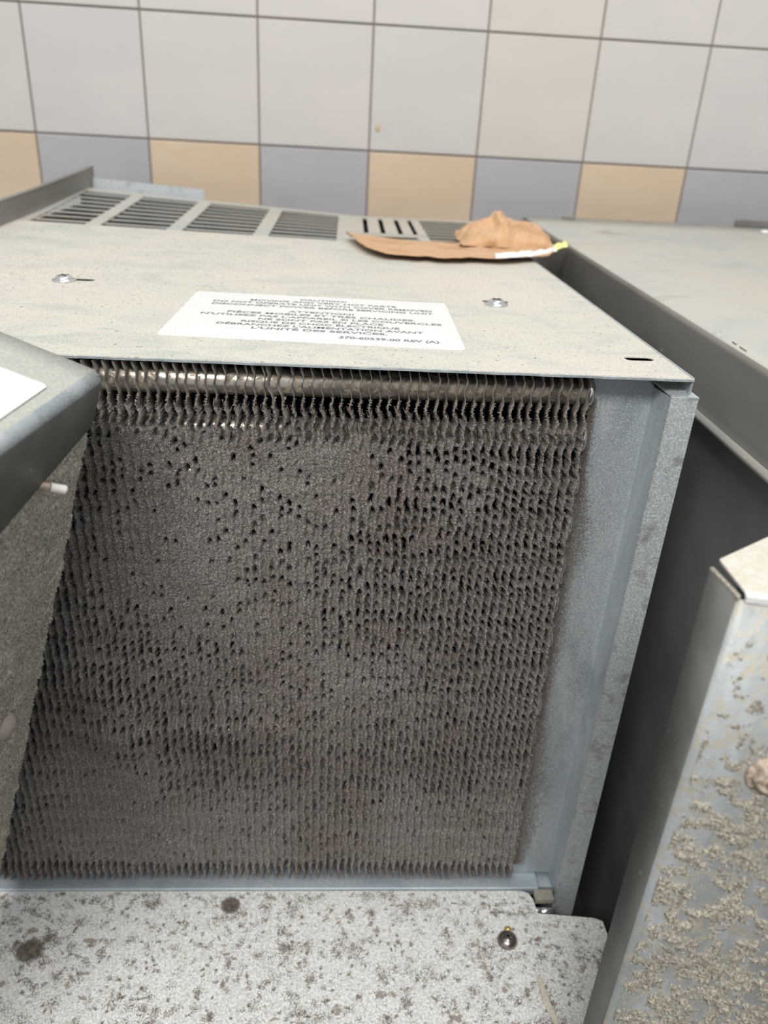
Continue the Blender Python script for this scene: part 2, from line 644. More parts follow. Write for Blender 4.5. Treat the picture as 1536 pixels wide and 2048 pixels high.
# screws on the lid: pan head on a round washer, dark bars painting the recess shade
def lid_screw(x, y, z, r=0.0068):
    bm = bmesh.new()
    lathe([(r * 1.35, 0), (r * 1.40, .0006), (r * 1.35, .0012), (r, .0014), (r, .0026), (r * .8, .0040), (r * .4, .0046), (r * .15, .0040)],
          (x, y, z), (0, 0, 1), 24, bm)
    o = from_bm('screw', bm, M_bright, unit, True)
    bm = bmesh.new()
    for a in (0.6, 0.6 + math.pi / 2):
        dx, dy = math.cos(a), math.sin(a)
        w, l = .0007, r * .62
        p = [(-l, -w), (l, -w), (l, w), (-l, w)]
        q = [(x + u * dx - v * dy, y + u * dy + v * dx) for u, v in p]
        hexa_bm([(s[0], s[1], z + .0022) for s in q] + [(s[0], s[1], z + .0047) for s in q], bm)
    c = link('recess_shade_cross', None, o) if False else None
    me = bpy.data.meshes.new('recess_shade_cross')
    bmesh.ops.recalc_face_normals(bm, faces=bm.faces)
    bm.to_mesh(me)
    bm.free()
    me.materials.append(M_dark)
    c = bpy.data.objects.new('recess_shade_cross', me)
    COL.objects.link(c)
    c.parent = o
    return o


lid_screw(-0.2275, 0.671, zl(-.2275, .671))
lid_screw(0.1205, 0.643, 0.600)

# label with its printing
LZ = 0.6004
ll = [(-0.1211, .5149), (0.0777, .5015), (0.0788, .639), (-0.1177, .6516)]
bm = bmesh.new()
pts = []
rc = .004
cx = [Vector((p[0], p[1], LZ)) for p in ll]
for i in range(4):
    p = cx[i]
    a = (cx[i - 1] - p).normalized()
    b = (cx[(i + 1) % 4] - p).normalized()
    for t in range(6):
        s = t / 5
        q = p + a * rc * (1 - s) ** 2 + b * rc * s ** 2
        pts.append(q)
plate_bm(pts, (0, 0, 1), .00035, bm)
label = from_bm('label', bm, M_label, unit)
label['label'] = 'white rectangular warning label with grey bilingual text'
LT = [("CAUTION!", 0.0), ("MOVING AND VERY HOT PARTS", 1.0), ("DO NOT OPERATE UNIT WITH COVER REMOVED", 2.0),
      ("DISCONNECT POWER BEFORE SERVICING UNIT", 3.0), ("ATTENTION!", 4.75), ("PIÈCES MOBILES ET TRÈS CHAUDES.", 5.75),
      ("N'UTILISEZ PAS L'APPAREIL SI LES COUVERCLES", 6.75), ("NE SONT PAS EN PLACE", 7.75),
      ("RISQUE DE CHOC ÉLECTRIQUE", 8.75), ("DÉBRANCHEZ L'ALIMENTATION AVANT", 9.75), ("L'UNITÉ DES SERVICES.", 10.75)]
wd = [.036, .112, .166, .166, .048, .136, .172, .088, .110, .142, .092]


def text_line(s, px, py, width, h, align='CENTER', pitch=0.0):
    cu = bpy.data.curves.new('text_line', 'FONT')
    cu.body = s
    cu.size = 0.0078
    cu.align_x = align
    cu.extrude = 0.00004
    cu.offset = 0.00016
    cu.materials.append(M_ink)
    tmp = bpy.data.objects.new('text_line', cu)
    COL.objects.link(tmp)
    me = bpy.data.meshes.new_from_object(tmp.evaluated_get(bpy.context.evaluated_depsgraph_get()))
    bpy.data.objects.remove(tmp)
    bpy.data.curves.remove(cu)
    o = bpy.data.objects.new('text_line', me)
    COL.objects.link(o)
    o.parent = label
    xs = [v.co.x for v in me.vertices]
    o.scale = (width / (max(xs) - min(xs)), h, 1)
    o.rotation_euler = (0, 0, -0.067)
    o.location = (px, py, LZ + .00010)
    return o


for (s, k), w in zip(LT, wd):
    y = 0.6290 - k * 0.0087
    text_line(s, -0.0175, y, w, 0.92)
text_line("370-60539-00 REV (A)", 0.0290, 0.5185, 0.066, 0.98)

# --- coil end plate, corner post, tray, hidden body
PL = 0.474
bm = bmesh.new()
plate_bm([(0.1545, PL, 0.150), (0.188, PL, 0.150), (0.1945, PL, 0.588), (0.187, PL, 0.5945), (0.1545, PL, 0.5945)], (0, -1, 0), .0012, bm)
endp = from_bm('end_plate', bm, M_galv, unit)
bm = bmesh.new()      # return of the corner channel, facing the coil
hexa_bm([(0.1855, PL, .05), (0.1885, .4565, .05), (0.1897, .4565, .05), (0.1867, PL, .05),
         (0.1935, PL, .5885), (0.1985, .4565, .5875), (0.1997, .4565, .5875), (0.1947, PL, .5885)], bm)
from_bm('channel_return', bm, M_galv, unit)
bm = bmesh.new()
hexa_bm([(0.1877, .4555, .05), (0.2070, .4555, .05), (0.2070, .4570, .05), (0.1877, .4570, .05),
         (0.1978, .4555, .5885), (0.2150, .4555, .5885), (0.2150, .4570, .5885), (0.1978, .4570, .5885)], bm, 0.0004)
hexa_bm([(0.2073, .4575, .136), (0.2085, .4575, .136), (0.2085, .62, .136), (0.2073, .62, .136),
         (0.2078, .4575, .587), (0.2090, .4575, .587), (0.2090, .62, .587), (0.2078, .62, .587)], bm)
post = from_bm('corner_strip', bm, M_strip, unit)
bm = bmesh.new()      # little folded tab at the top of the strip
plate_bm([(0.1985, .4562, .5885), (0.2150, .4552, .5885), (0.2070, .4720, .5935), (0.1925, .4732, .5925)], (0, 0, 1), .0009, bm)
from_bm('folded_tab', bm, M_galv, unit)
# tray under the coil
bm = bmesh.new()
box_bm(-0.36, 0.176, .4583, .520, .1440, .1492, .0012, bm)
box_bm(-0.36, 0.2055, .4640, .540, .134, .1438, .0, bm)
tray = from_bm('drip_tray', bm, M_tray, unit)
# housing round and behind the coil (dark inside)
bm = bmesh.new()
box_bm(-0.365, 0.2070, .545, .550, .02, .598, 0, bm)                   # added dark backing, its colour standing in for shade behind the coil
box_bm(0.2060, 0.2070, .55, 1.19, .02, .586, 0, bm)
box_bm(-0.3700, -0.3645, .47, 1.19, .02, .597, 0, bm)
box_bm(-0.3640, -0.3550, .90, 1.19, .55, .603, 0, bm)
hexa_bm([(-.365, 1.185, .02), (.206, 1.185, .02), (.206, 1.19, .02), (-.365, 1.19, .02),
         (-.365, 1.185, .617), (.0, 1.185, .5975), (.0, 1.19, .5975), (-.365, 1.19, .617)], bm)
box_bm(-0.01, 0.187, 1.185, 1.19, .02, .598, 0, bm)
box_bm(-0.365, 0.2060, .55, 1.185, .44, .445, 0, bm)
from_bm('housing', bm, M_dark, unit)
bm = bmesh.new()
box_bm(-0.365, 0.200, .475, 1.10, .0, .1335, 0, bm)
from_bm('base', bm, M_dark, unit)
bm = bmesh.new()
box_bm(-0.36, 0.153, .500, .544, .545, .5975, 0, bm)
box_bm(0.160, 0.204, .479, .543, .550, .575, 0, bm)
from_bm('black_shade_fill', bm, M_black, unit)  # unseen black blocks added so the lid slot and coil top look dark

# --- tubes
TZ = [0.5835 - 0.0309 * k for k in range(14)]
for i, z in enumerate(TZ):
    bm = bmesh.new()
    lathe([(.0086, 0), (.0086, .516)], (-0.361, .4765, z), (1, 0, 0), 20, bm)
    o = from_bm('tube', bm, M_tube, unit, True)
    if i % 2 == 0 and i < 13:
        pass
# round tube collars seen near the end plate
for i, z in enumerate(TZ):
    bm = bmesh.new()
    lathe([(.0092, 0), (.0098, .0015), (.0092, .003)], (0.1512, .4765, z), (1, 0, 0), 18, bm)
    from_bm('tube_collar', bm, M_bright, unit, True)

# --- fins
FP = 0.0058
FY = 0.4640
X_END = 0.1500
NF = 87


def wav(z):
    return (0.0004 + .00035 * sstep(.54, .57, z)) * np.sin(2 * np.pi * z / 0.0125) + 0.0004 * np.sin(2 * np.pi * z / 0.031 + 1.0)


def hook(x, z):       # the fins lean over at their upper ends, more towards the left
    return -sstep(0.572, 0.597, z) * (0.0003 + 0.0016 * np.clip((0.15 - x) / .3, 0, 1))


zs = np.linspace(0.1605, 0.5972, 150)
FX = [X_END - FP * k for k in range(NF)]
for i, fx in enumerate(FX):
    jit = rng.uniform(-.0004, .0004)
    w = wav(zs) + hook(fx, zs) + vnoise(zs * 60, np.full_like(zs, i * 3.7), 5) * .0005 + jit
    if 0.0 < (-0.055 - fx) < .012:
        w = w + sstep(0.575, 0.593, zs) * .0022
    if 0.0 < (-0.035 - fx) < .010:
        w = w - sstep(0.570, 0.590, zs) * .0035
    yfz = FY + vnoise(zs * 90, np.full_like(zs, i * 1.9), 9) * .0004
    th = 0.00022
    fr1 = np.stack([fx + w - th, yfz, zs], 1)
    fr2 = np.stack([fx + w + th, yfz, zs], 1)
    ml1 = np.stack([fx + w * .45 - th, yfz * 0 + FY + .008, zs], 1)
    ml2 = np.stack([fx + w * .45 + th, yfz * 0 + FY + .008, zs], 1)
    bk = np.stack([np.full_like(zs, fx), np.full_like(zs, FY + .034), zs], 1)
    V = np.concatenate([fr1, fr2, ml2, bk, ml1])
    N = len(zs)
    F = []
    a = np.arange(N - 1)
    for p, q in ((0, 1), (1, 2), (2, 3), (3, 4), (4, 0)):
        F.append(np.stack([a + p * N, a + q * N, a + q * N + 1, a + p * N + 1], 1))
    me = mesh_np('fin', V, np.concatenate(F), True)
    link('fin', me, unit, M_fin)

# --- lint mat over the fins : a height field with real holes
dx = 0.00056
gx = np.arange(-0.352, 0.1535, dx)
gz = np.arange(0.160, 0.583, dx * .98)
X, Z = np.meshgrid(gx, gz, indexing='ij')
sx = (X - X_END - wav(Z) - hook(X, Z) - fbm(X * 60, Z * 60, 77, 2) * .0005) / FP
s = sx - np.round(sx)                       # 0 on a fin, +-.5 in a gap
gi = np.floor(sx).astype(int)
CH = 0.0068
R0 = rng.random((256, 256))
tz = Z / CH + 0.22 * (gi & 1) + fbm(X * 40, Z * 40, 31, 2) * .5 + R0[gi & 255, (gi * 7) & 255] * .35
ci = np.floor(tz).astype(int)
R1 = rng.random((256, 256))
R2 = rng.random((256, 256))
R3 = rng.random((256, 256))
ra = R1[gi & 255, ci & 255]
rb = R2[gi & 255, ci & 255]
rcn = R3[gi & 255, ci & 255]
# coverage: 1 = closed mat, 0 = open slots
cov = 0.58 + 0.55 * fbm(X * 11, Z * 11, 51, 3)
cov += 0.30 * np.exp(-((X + 0.09) / .09) ** 2 - ((Z - 0.47) / .10) ** 2)
cov += 0.18 * np.exp(-((X + 0.02) / .10) ** 2 - ((Z - 0.36) / .06) ** 2)
cov -= 0.55 * sstep(0.0, 0.14, X) * sstep(.22, .32, Z)
cov -= 0.10 * sstep(-0.16, -0.20, X)
cov += 0.25 * sstep(0.30, 0.24, Z) + .15 * sstep(-.06, .04, X) * sstep(.27, .22, Z)
topline = 0.571 - 0.010 * sstep(0.02, .15, X) + .004 * fbm(X * 90, Z * 0, 61, 2)
cov -= 1.3 * sstep(topline - .026, topline, Z)
cov -= 1.0 * sstep(0.180, 0.168, Z + .003 * fbm(X * 50, Z * 0, 65, 2))
cov = np.clip(cov, -.7, 1.05)
hw = np.clip(.19 + .20 * (1 - cov), .12, .36)
hhm = .50 + 1.1 * sstep(topline - .034, topline - .012, Z) + 1.1 * sstep(.182, .170, Z)
hh = np.clip(.17 + .52 * (1 - cov) + .34 * (ra - .5), .0, hhm)
hh = np.where(ra + .12 < cov * .95, hh * .12, hh)
sd = (sx - gi - .5 + (rb - .5) * .18) / hw
td = (tz - ci - .5 + (rcn - .5) * .3) / np.maximum(hh, .02)
rag = fbm(X * 900, Z * 900, 91, 2) * .35 + fbm(X * 300, Z * 300, 92, 2) * .25
dd = np.sqrt(sd * sd + td * td) + rag
g = sstep(1.15, .35, dd)
g = g * sstep(.04, .16, hh)
# ribs: rounded lumps following each fin
openness = 1 - np.clip(cov, 0, 1)
out = 0.0022 + 0.0007 * fbm(X * 22, Z * 22, 12, 2) + .0009 * fbm(X * 120, Z * 120, 13, 2)
out += (0.0010 + .0019 * openness + .0006 * sstep(.36, .27, Z)) * np.cos(2 * np.pi * s) 
out += .0006 * np.abs(fbm(X * 260, Z * 260, 19, 3)) + 0.00050 * fbm(X * 900, Z * 900, 14, 1) + .00045 * fbm(X * 420, Z * 420, 15, 2) + 0.00022 * rng.standard_normal(X.shape)
# slumped pad of lint in the lower left and a sagging fold
bulge = np.exp(-((X + 0.165 - (0.36 - Z) * .22) / .022) ** 2) * sstep(.16, .20, Z) * sstep(.40, .32, Z)
out += 0.0085 * bulge
out -= 0.0030 * np.exp(-((X + 0.118 - (0.36 - Z) * .12) / .014) ** 2) * sstep(.16, .20, Z) * sstep(.37, .33, Z)
out += .0035 * sstep(.330, .320, Z + .006 * fbm(X * 40, Z * 0, 44, 2)) * sstep(.28, .32, Z) * sstep(-.20, -.16, X) * sstep(-.02, -.06, X)
edge = sstep(0.1535, 0.149, X + .0015 * fbm(X * 0, Z * 120, 71, 2))
out = out * edge
Yh = FY + .0006 - out + g * .011
P3 = np.stack([X, Yh, Z], -1).reshape(-1, 3)
nxg, nzg = X.shape
idx = np.arange(nxg * nzg).reshape(nxg, nzg)
q = np.stack([idx[:-1, :-1], idx[1:, :-1], idx[1:, 1:], idx[:-1, 1:]], -1)
keep = (np.maximum(np.maximum(g[:-1, :-1], g[1:, :-1]), np.maximum(g[1:, 1:], g[:-1, 1:])) < .80)
keep &= (Z[:-1, :-1] < topline[:-1, :-1] + .0005)
F = q[keep]
used = np.unique(F)
rem = np.full(nxg * nzg, -1)
rem[used] = np.arange(len(used))
mat_mesh = mesh_np('lint_mat', P3[used], rem[F], True)
mo = link('lint_mat', mat_mesh, unit, M_lint)
mo['kind'] = 'stuff'
mo['label'] = 'thick grey-brown lint mat with rows of small dark holes'


def strands(P, D, L, Wd, m, name, parent, label=None):
    """thin bent slivers: P roots, D directions, L lengths"""
    n = len(P)
    D = D / np.linalg.norm(D, axis=1, keepdims=True)
    side = np.cross(D, rng.standard_normal((n, 3)))
    side /= np.linalg.norm(side, axis=1, keepdims=True)
    bend = rng.standard_normal((n, 3)) * .25 * L[:, None]
    a = P - side * Wd[:, None]
    b = P + side * Wd[:, None]
    mid = P + D * L[:, None] * .55 + bend
    c = mid + side * Wd[:, None] * .8
    d = mid - side * Wd[:, None] * .8
    e = P + D * L[:, None] + bend * .3
    V = np.stack([a, b, c, d, e], 1).reshape(-1, 3)
    k = np.arange(n) * 5
    F = np.concatenate([np.stack([k, k + 1, k + 2], 1), np.stack([k, k + 2, k + 3], 1), np.stack([k + 3, k + 2, k + 4], 1)])
    me = mesh_np(name, V, F, True)
    o = link(name, me, parent, m)
    o['kind'] = 'stuff'
    if label: o['label'] = label
    return o


# fuzz standing off the lint
NS = 170000
sel = rng.choice(used, NS)
Pf = P3[sel] + rng.standard_normal((NS, 3)) * .0002
Df = rng.standard_normal((NS, 3)) * np.array([1, .6, 1]) + np.array([0, -.45, 0])
strands(Pf, Df, rng.uniform(.0005, .0017, NS), rng.uniform(.00004, .00010, NS), M_fibre, 'lint_fuzz', unit, 'short pale fibres on the lint')
# lint clinging to the bare upper fin edges
P = []
for fx in FX:
    n = 260
    zz = 0.548 + (rng.random(n) ** .8) * .030
    if fx < -.2: continue
    xx = fx + wav(zz) + hook(fx, zz)
    P.append(np.stack([xx, np.full(n, FY) + rng.uniform(-.0004, .0015, n), zz], 1))
P = np.concatenate(P)
D = rng.standard_normal((len(P), 3)) * np.array([1, .7, .8])
strands(P, D, rng.uniform(.0006, .0018, len(P)), rng.uniform(.00006, .00016, len(P)), M_fibre, 'fin_edge_lint', unit)
# lint along the end plate beside the coil and along the corner strip
n = 34000
t = rng.random(n)
zz = .16 + t * .42
off = np.abs(rng.standard_normal(n)) * (.0022 + .0060 * np.exp(-((zz - .485) / .028) ** 2) + .0025 * np.exp(-((zz - .40) / .05) ** 2) + .007 * np.exp(-((zz - .24) / .07) ** 2))
off = np.minimum(off, .030)
P = np.stack([.1545 + off, np.full(n, PL - .0002), zz], 1)
D = rng.standard_normal((n, 3)) * np.array([1, .3, 1]) + np.array([0, -.2, 0])
strands(P, D, rng.uniform(.0006, .0020, n), rng.uniform(.00006, .00016, n), M_clump, 'plate_lint', unit)
n = 5000
zz = .15 + rng.random(n) * .43
P = np.stack([.1975 - (0.588 - zz) * .0185 + rng.random(n) ** 2 * .016 * np.where(rng.random(n) < .5, 1, 0), np.full(n, .4552), zz], 1)
D = rng.standard_normal((n, 3)) * np.array([1, .3, 1]) + np.array([0, -.2, 0])
strands(P, D, rng.uniform(.0005, .0014, n), rng.uniform(.00005, .0001, n), M_fibre, 'strip_lint', unit)

# ------------------------------------------------------------------ base panel in front
shelf = empty('base_panel', (0.0, .40, .0), 'white painted base panel speckled with brown lint in the foreground', 'panel')
poly = [(-0.40, .458), (0.1600, .4570), (0.1660, .4545), (0.1690, .448), (0.1700, .4355), (0.2160, .4310), (0.2225, .428), (0.2235, .405),
        (0.2230, .336), (-0.40, .336)]
bm = bmesh.new()
top = [bm.verts.new((p[0], p[1], .1480)) for p in poly]
bot = [bm.verts.new((p[0], p[1], .1465)) for p in poly]
bm.faces.new(top[::-1])
bm.faces.new(bot)
for i in range(len(poly)):
    j = (i + 1) % len(poly)
    bm.faces.new([top[i], top[j], bot[j], bot[i]])
from_bm('sheet', bm, M_shelf, shelf)
box('support', -0.398, 0.200, .338, .350, .0, .1465, M_dark, shelf)
box('support', -0.398, 0.165, .400, .412, .0, .1465, M_dark, shelf)
bm = bmesh.new()
r = .0080
lathe([(r, 0), (r * 1.02, .001), (r * .95, .003), (r * .7, .0052), (r * .35, .0062), (r * .05, .0064)], (0.1402, .4110, .148), (0, 0, 1), 28, bm)
sc = from_bm('screw', bm, material('bronzed_screw_head', (0.36, 0.31, 0.27), 0.25, 0.9), shelf, True)
bm = bmesh.new()
for a in (0.3, 0.3 + math.pi / 2):
    dxx, dyy = math.cos(a), math.sin(a)
    q4 = [(0.1402 + u * dxx - v * dyy, .4110 + u * dyy + v * dxx) for u, v in ((-.004, -.0008), (.004, -.0008), (.004, .0008), (-.004, .0008))]
    hexa_bm([(s_[0], s_[1], .152) for s_ in q4] + [(s_[0], s_[1], .1545) for s_ in q4], bm)  # solid dark bars stand in for the shade in the screw's cross
bmesh.ops.recalc_face_normals(bm, faces=bm.faces)
me = bpy.data.meshes.new('recess_shade_cross')
bm.to_mesh(me)
bm.free()
me.materials.append(M_dark)
c = bpy.data.objects.new('recess_shade_cross', me)
COL.objects.link(c)
c.parent = sc
bm = bmesh.new()
bmesh.ops.create_icosphere(bm, subdivisions=1, radius=.0028)
for v in bm.verts: v.co = Vector((0.1425 + v.co.x * 1.2 + random.uniform(-.0005, .0005), .4205 + v.co.y, .1492 + v.co.z * .6))
o = from_bm('yellow_crumb', bm, M_brass, shelf)

bm = bmesh.new()
box_bm(0.1705, 0.1865, .4470, .4572, .1440, .1500, .001, bm)
tb = from_bm('tray_bracket', bm, M_lint_tan, shelf)
tb['label'] = 'lint-covered bracket end beside the tray'
bm = bmesh.new()
lathe([(.0034, 0), (.0034, .010), (.0030, .0105), (.0034, .011), (.0034, .0215)], (0.1640, .4400, .1440), (1, 0, 0), 16, bm)
from_bm('bright_pin', bm, M_bright, shelf, True)
# lint flecks strewn on the panel
nC = 760
P, D, L, Wd = [], [], [], []
for k in range(nC):
    x = rng.uniform(-.27, .22)
    y = rng.uniform(.34, .455)
    if x > .165 and y > .428: continue
    sp = .0007 + .0038 * rng.random() ** 2.2
    m_ = int(8 + sp * 26000 * rng.uniform(.5, 1.2))
    an = rng.uniform(0, math.pi)
    el = rng.uniform(.4, 1.0)
    u = rng.standard_normal((m_, 2)) * sp
    u = np.stack([u[:, 0] * math.cos(an) - u[:, 1] * el * math.sin(an), u[:, 0] * math.sin(an) + u[:, 1] * el * math.cos(an)], 1)
    P.append(np.stack([x + u[:, 0], y + u[:, 1], np.full(m_, .1481) + rng.uniform(0, .0007, m_)], 1))
    D.append(rng.standard_normal((m_, 3)) * np.array([1, 1, .35]))
P = np.concatenate(P)
D = np.concatenate(D)
ok = (P[:, 1] < .4565) & ~((P[:, 0] > .167) & (P[:, 1] > .434))
P, D = P[ok], D[ok]
strands(P, D, rng.uniform(.0005, .0014, len(P)), rng.uniform(.00012, .00034, len(P)), M_speck, 'lint_flecks', shelf, 'small brown lint flecks strewn over the panel')


def clump(x, y, z, r, label, seed):
    rg = np.random.default_rng(seed)
    bm = bmesh.new()
    bmesh.ops.create_icosphere(bm, subdivisions=4, radius=1)
    for v in bm.verts:
        n_ = v.co.normalized()
        h = 1 + .25 * math.sin(5 * n_.x + seed) * math.cos(4 * n_.y + seed) + rg.uniform(-.12, .12)
        h *= .80
        v.co = Vector((x + n_.x * r * h * 1.15, y + n_.y * r * h, z + max(0, (n_.z * .40 + .12)) * r * h))
    o = from_bm('lint_clump', bm, M_clump, None, True)
    tag(o, label, 'lint clump')
    n = 2600
    d = rg.standard_normal((n, 3))
    d[:, 2] = np.abs(d[:, 2])
    d /= np.linalg.norm(d, axis=1, keepdims=True)
    d *= rg.uniform(.3, 1.15, (n, 1))
    p = np.array([x, y, z + .0008]) + d * np.array([r * 1.1, r, r * .4])
    s_ = strands(p, d + rg.standard_normal((n, 3)) * .8, rg.uniform(.0008, .0028, n), rg.uniform(.00008, .0002, n), M_speck, 'fibres', o)
    return o


clump(-0.2300, .4045, .148, .0085, 'round brown lint clump lying at the left of the speckled base panel', 3)
clump(-0.0830, .4430, .148, .0060, 'elongated brown lint clump on the base panel just below the coil', 5)

# wood splinter
bm = bmesh.new()
pts = [(0.1588, .3800), (0.1602, .370), (0.1612, .360), (0.1640, .350), (0.1655, .3405)]
wds = [.0018, .0026, .0028, .0024, .0015]
prev = None
for (x, y), w in zip(pts, wds):
    ring = [bm.verts.new((x - w, y, .1483)), bm.verts.new((x + w, y, .1483)), bm.verts.new((x + w * .7, y, .1483 + w * .9)), bm.verts.new((x - w * .6, y, .1483 + w * 1.1))]
    if prev:
        for i in range(4):
            bm.faces.new([prev[i], prev[(i + 1) % 4], ring[(i + 1) % 4], ring[i]])
    else:
        bm.faces.new(ring[::-1])
    prev = ring
bm.faces.new(prev)
o = from_bm('wood_splinter', bm, M_wood, None)
tag(o, 'pale wood splinter lying on the base panel below the screw', 'splinter')

# ------------------------------------------------------------------ right neighbouring cabinet
cab = empty('metal_cabinet', (0.5, .7, 0.0), 'grey metal cabinet with flat dull top to the right of the finned unit', 'cabinet')
bm = bmesh.new()
CX, CZ = 0.2495, 0.610
# sheet cross-section: rounded shoulder, side flange, hem at its lower edge
prof = [(0.85, CZ), (CX + .006, CZ)]
for k in range(1, 7):
    a = math.pi / 2 * k / 6
    prof.append((CX + .006 - .006 * math.sin(a), CZ - .006 + .006 * math.cos(a)))
prof += [(CX + .0006, .562), (CX - .0012, .5575), (CX - .0030, .5545), (CX - .0026, .5515), (CX + .0005, .5510), (CX + .004, .5535)]
prev = None
for k in range(13):
    y = .16 + (1.187 - .16) * k / 12
    ring = [bm.verts.new((p[0] - (y - .45) * .004, y, p[1])) for p in prof]
    if prev:
        for i in range(len(prof) - 1):
            bm.faces.new([prev[i], prev[i + 1], ring[i + 1], ring[i]])
    prev = ring
top = from_bm('top_cover', bm, M_lid_plain, cab, False)
me = top.data
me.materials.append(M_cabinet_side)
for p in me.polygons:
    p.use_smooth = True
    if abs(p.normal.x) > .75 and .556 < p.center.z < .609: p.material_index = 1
sd_ = top.modifiers.new('thick', 'SOLIDIFY')
sd_.thickness = .0012
sd_.offset = -1
bm = bmesh.new()
box_bm(0.262, 0.2640, .17, 1.18, .0, .600, 0, bm)
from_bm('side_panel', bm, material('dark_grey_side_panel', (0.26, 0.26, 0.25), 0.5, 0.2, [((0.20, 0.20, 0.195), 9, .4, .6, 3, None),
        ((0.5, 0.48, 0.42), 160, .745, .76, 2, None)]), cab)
bm = bmesh.new()
box_bm(0.266, 0.84, .18, 1.17, .0, .595, 0, bm)
from_bm('cabinet_body', bm, M_dark, cab)
bm = bmesh.new()
box_bm(0.545, 0.80, 1.166, 1.172, .610, .6195, .001, bm)
o = from_bm('back_upstand', bm, M_cabinet_side, cab)
bm = bmesh.new()
box_bm(0.300, 0.318, 1.170, 1.178, .610, .6135, .001, bm)
from_bm('hinge_tab', bm, M_cabinet_side, cab)
bm = bmesh.new()
lathe([(.006, 0), (.006, .003), (.003, .0045)], (0.556, 1.10, .6102), (0, 0, 1), 16, bm)
o = from_bm('rivet', bm, M_label, cab, True)
# scratch marks on the shoulder
bm = bmesh.new()
for (x, y, l) in ((0.2525, .487, .010), (0.2530, .503, .006)):
    plate_bm([(x, y, .61035), (x + .0005, y - .001, .61035), (x + .0009, y + l, .61035), (x + .0003, y + l, .61035)], (0, 0, 1), .0003, bm)
from_bm('scuff_marks', bm, M_speck, cab)

# ------------------------------------------------------------------ tilted cover on the left
V0 = Vector((-0.1242, .405, .6078))
a_ = Vector((-0.1771, -0.9837, -0.031)).normalized()
b_ = Vector((-0.9358, 0.1586, 0.3148))
b_ = (b_ - a_ * b_.dot(a_)).normalized()
c_ = a_.cross(b_)
if c_.z > 0: c_ = -c_
nT = -c_                                   # outward normal of the top
nS = -b_                                   # outward normal of the dusty side
cover = empty('sheet_metal_cover', (V0.x - .14, V0.y - .1, .15), 'tilted grey sheet metal cover leaning at the left with linty side and white sticker', 'cover')


def W3(a, b, c, n=0.0, nv=None):
    p = V0 + a_ * a + b_ * b + c_ * c
    if nv is not None: p = p + nv * n
    return p


LA, LB = 0.205, 0.20
bm = bmesh.new()
# top sheet with rolled edge, as an L profile swept along a_
R_ = .0065
profile = [(LB, 0)]
profile += [(R_, 0)]
for k in range(1, 7):
    t = math.pi / 2 * k / 6
    profile.append((R_ - R_ * math.sin(t), R_ - R_ * math.cos(t)))
sec = []
NA = 12
for k in range(NA + 1):
    a = LA * k / NA
    hgt = .030 + .022 * min(1, a / .085)
    sec.append([W3(a, p[0], p[1]) for p in profile] + [W3(a, 0, hgt)])
vs = [[bm.verts.new(p) for p in r] for r in sec]
for k in range(NA):
    for i in range(len(vs[0]) - 1):
        bm.faces.new([vs[k][i], vs[k + 1][i], vs[k + 1][i + 1], vs[k][i + 1]])
M_cov_top = material('greenish_dusty_cover', (0.40, 0.42, 0.375), 0.6, 0.1, [
    ((0.48, 0.49, 0.43), 500, .45, .62, 3, None),
    ((0.50, 0.42, 0.33), 22, .56, .72, 3, None)], bump=[(700, .0005, .5)])
bmesh.ops.recalc_face_normals(bm, faces=bm.faces)
o = from_bm('top_sheet', bm, M_cov_top, cover)
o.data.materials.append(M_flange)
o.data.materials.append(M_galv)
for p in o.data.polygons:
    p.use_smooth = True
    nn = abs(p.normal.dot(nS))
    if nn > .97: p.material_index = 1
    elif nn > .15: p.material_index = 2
md = o.modifiers.new('thick', 'SOLIDIFY')
md.thickness = .0011
md.offset = 0
# back edge return
bm = bmesh.new()
plate_bm([W3(0, .001, .001), W3(0, LB, .001), W3(0, LB, .030), W3(0, .001, .030)], -a_, .0009, bm)
from_bm('rear_flange', bm, M_flange, cover)

# linty side body: displaced grid
def fuzzy_panel(name, O, U, Vv, lu, lv, nrm, step, amp, m, parent, seed, dens=None):
    nu, nv = int(lu / step), int(lv / step)
    u = np.linspace(0, lu, nu)
    v = np.linspace(0, lv, nv)
    A_, B_ = np.meshgrid(u, v, indexing='ij')
    clus = fbm(A_ * 130, B_ * 130, seed, 3)
    h = np.clip(clus + .15, 0, 1) * amp + np.abs(fbm(A_ * 500, B_ * 500, seed + 5, 2)) * amp * .55
    h += rng.standard_normal(A_.shape) * amp * .05
    if dens is not None:
        h = h * dens(A_, B_)
    O, U, Vv, nrm = (np.array(t) for t in (O, U, Vv, nrm))
    P = O + A_[..., None] * U + B_[..., None] * Vv + h[..., None] * nrm
    idx = np.arange(nu * nv).reshape(nu, nv)
    q = np.stack([idx[:-1, :-1], idx[1:, :-1], idx[1:, 1:], idx[:-1, 1:]], -1).reshape(-1, 4)
    me = mesh_np(name, P.reshape(-1, 3), q, True)
    o = link(name, me, parent, m)
    return o, P.reshape(-1, 3), h.ravel()


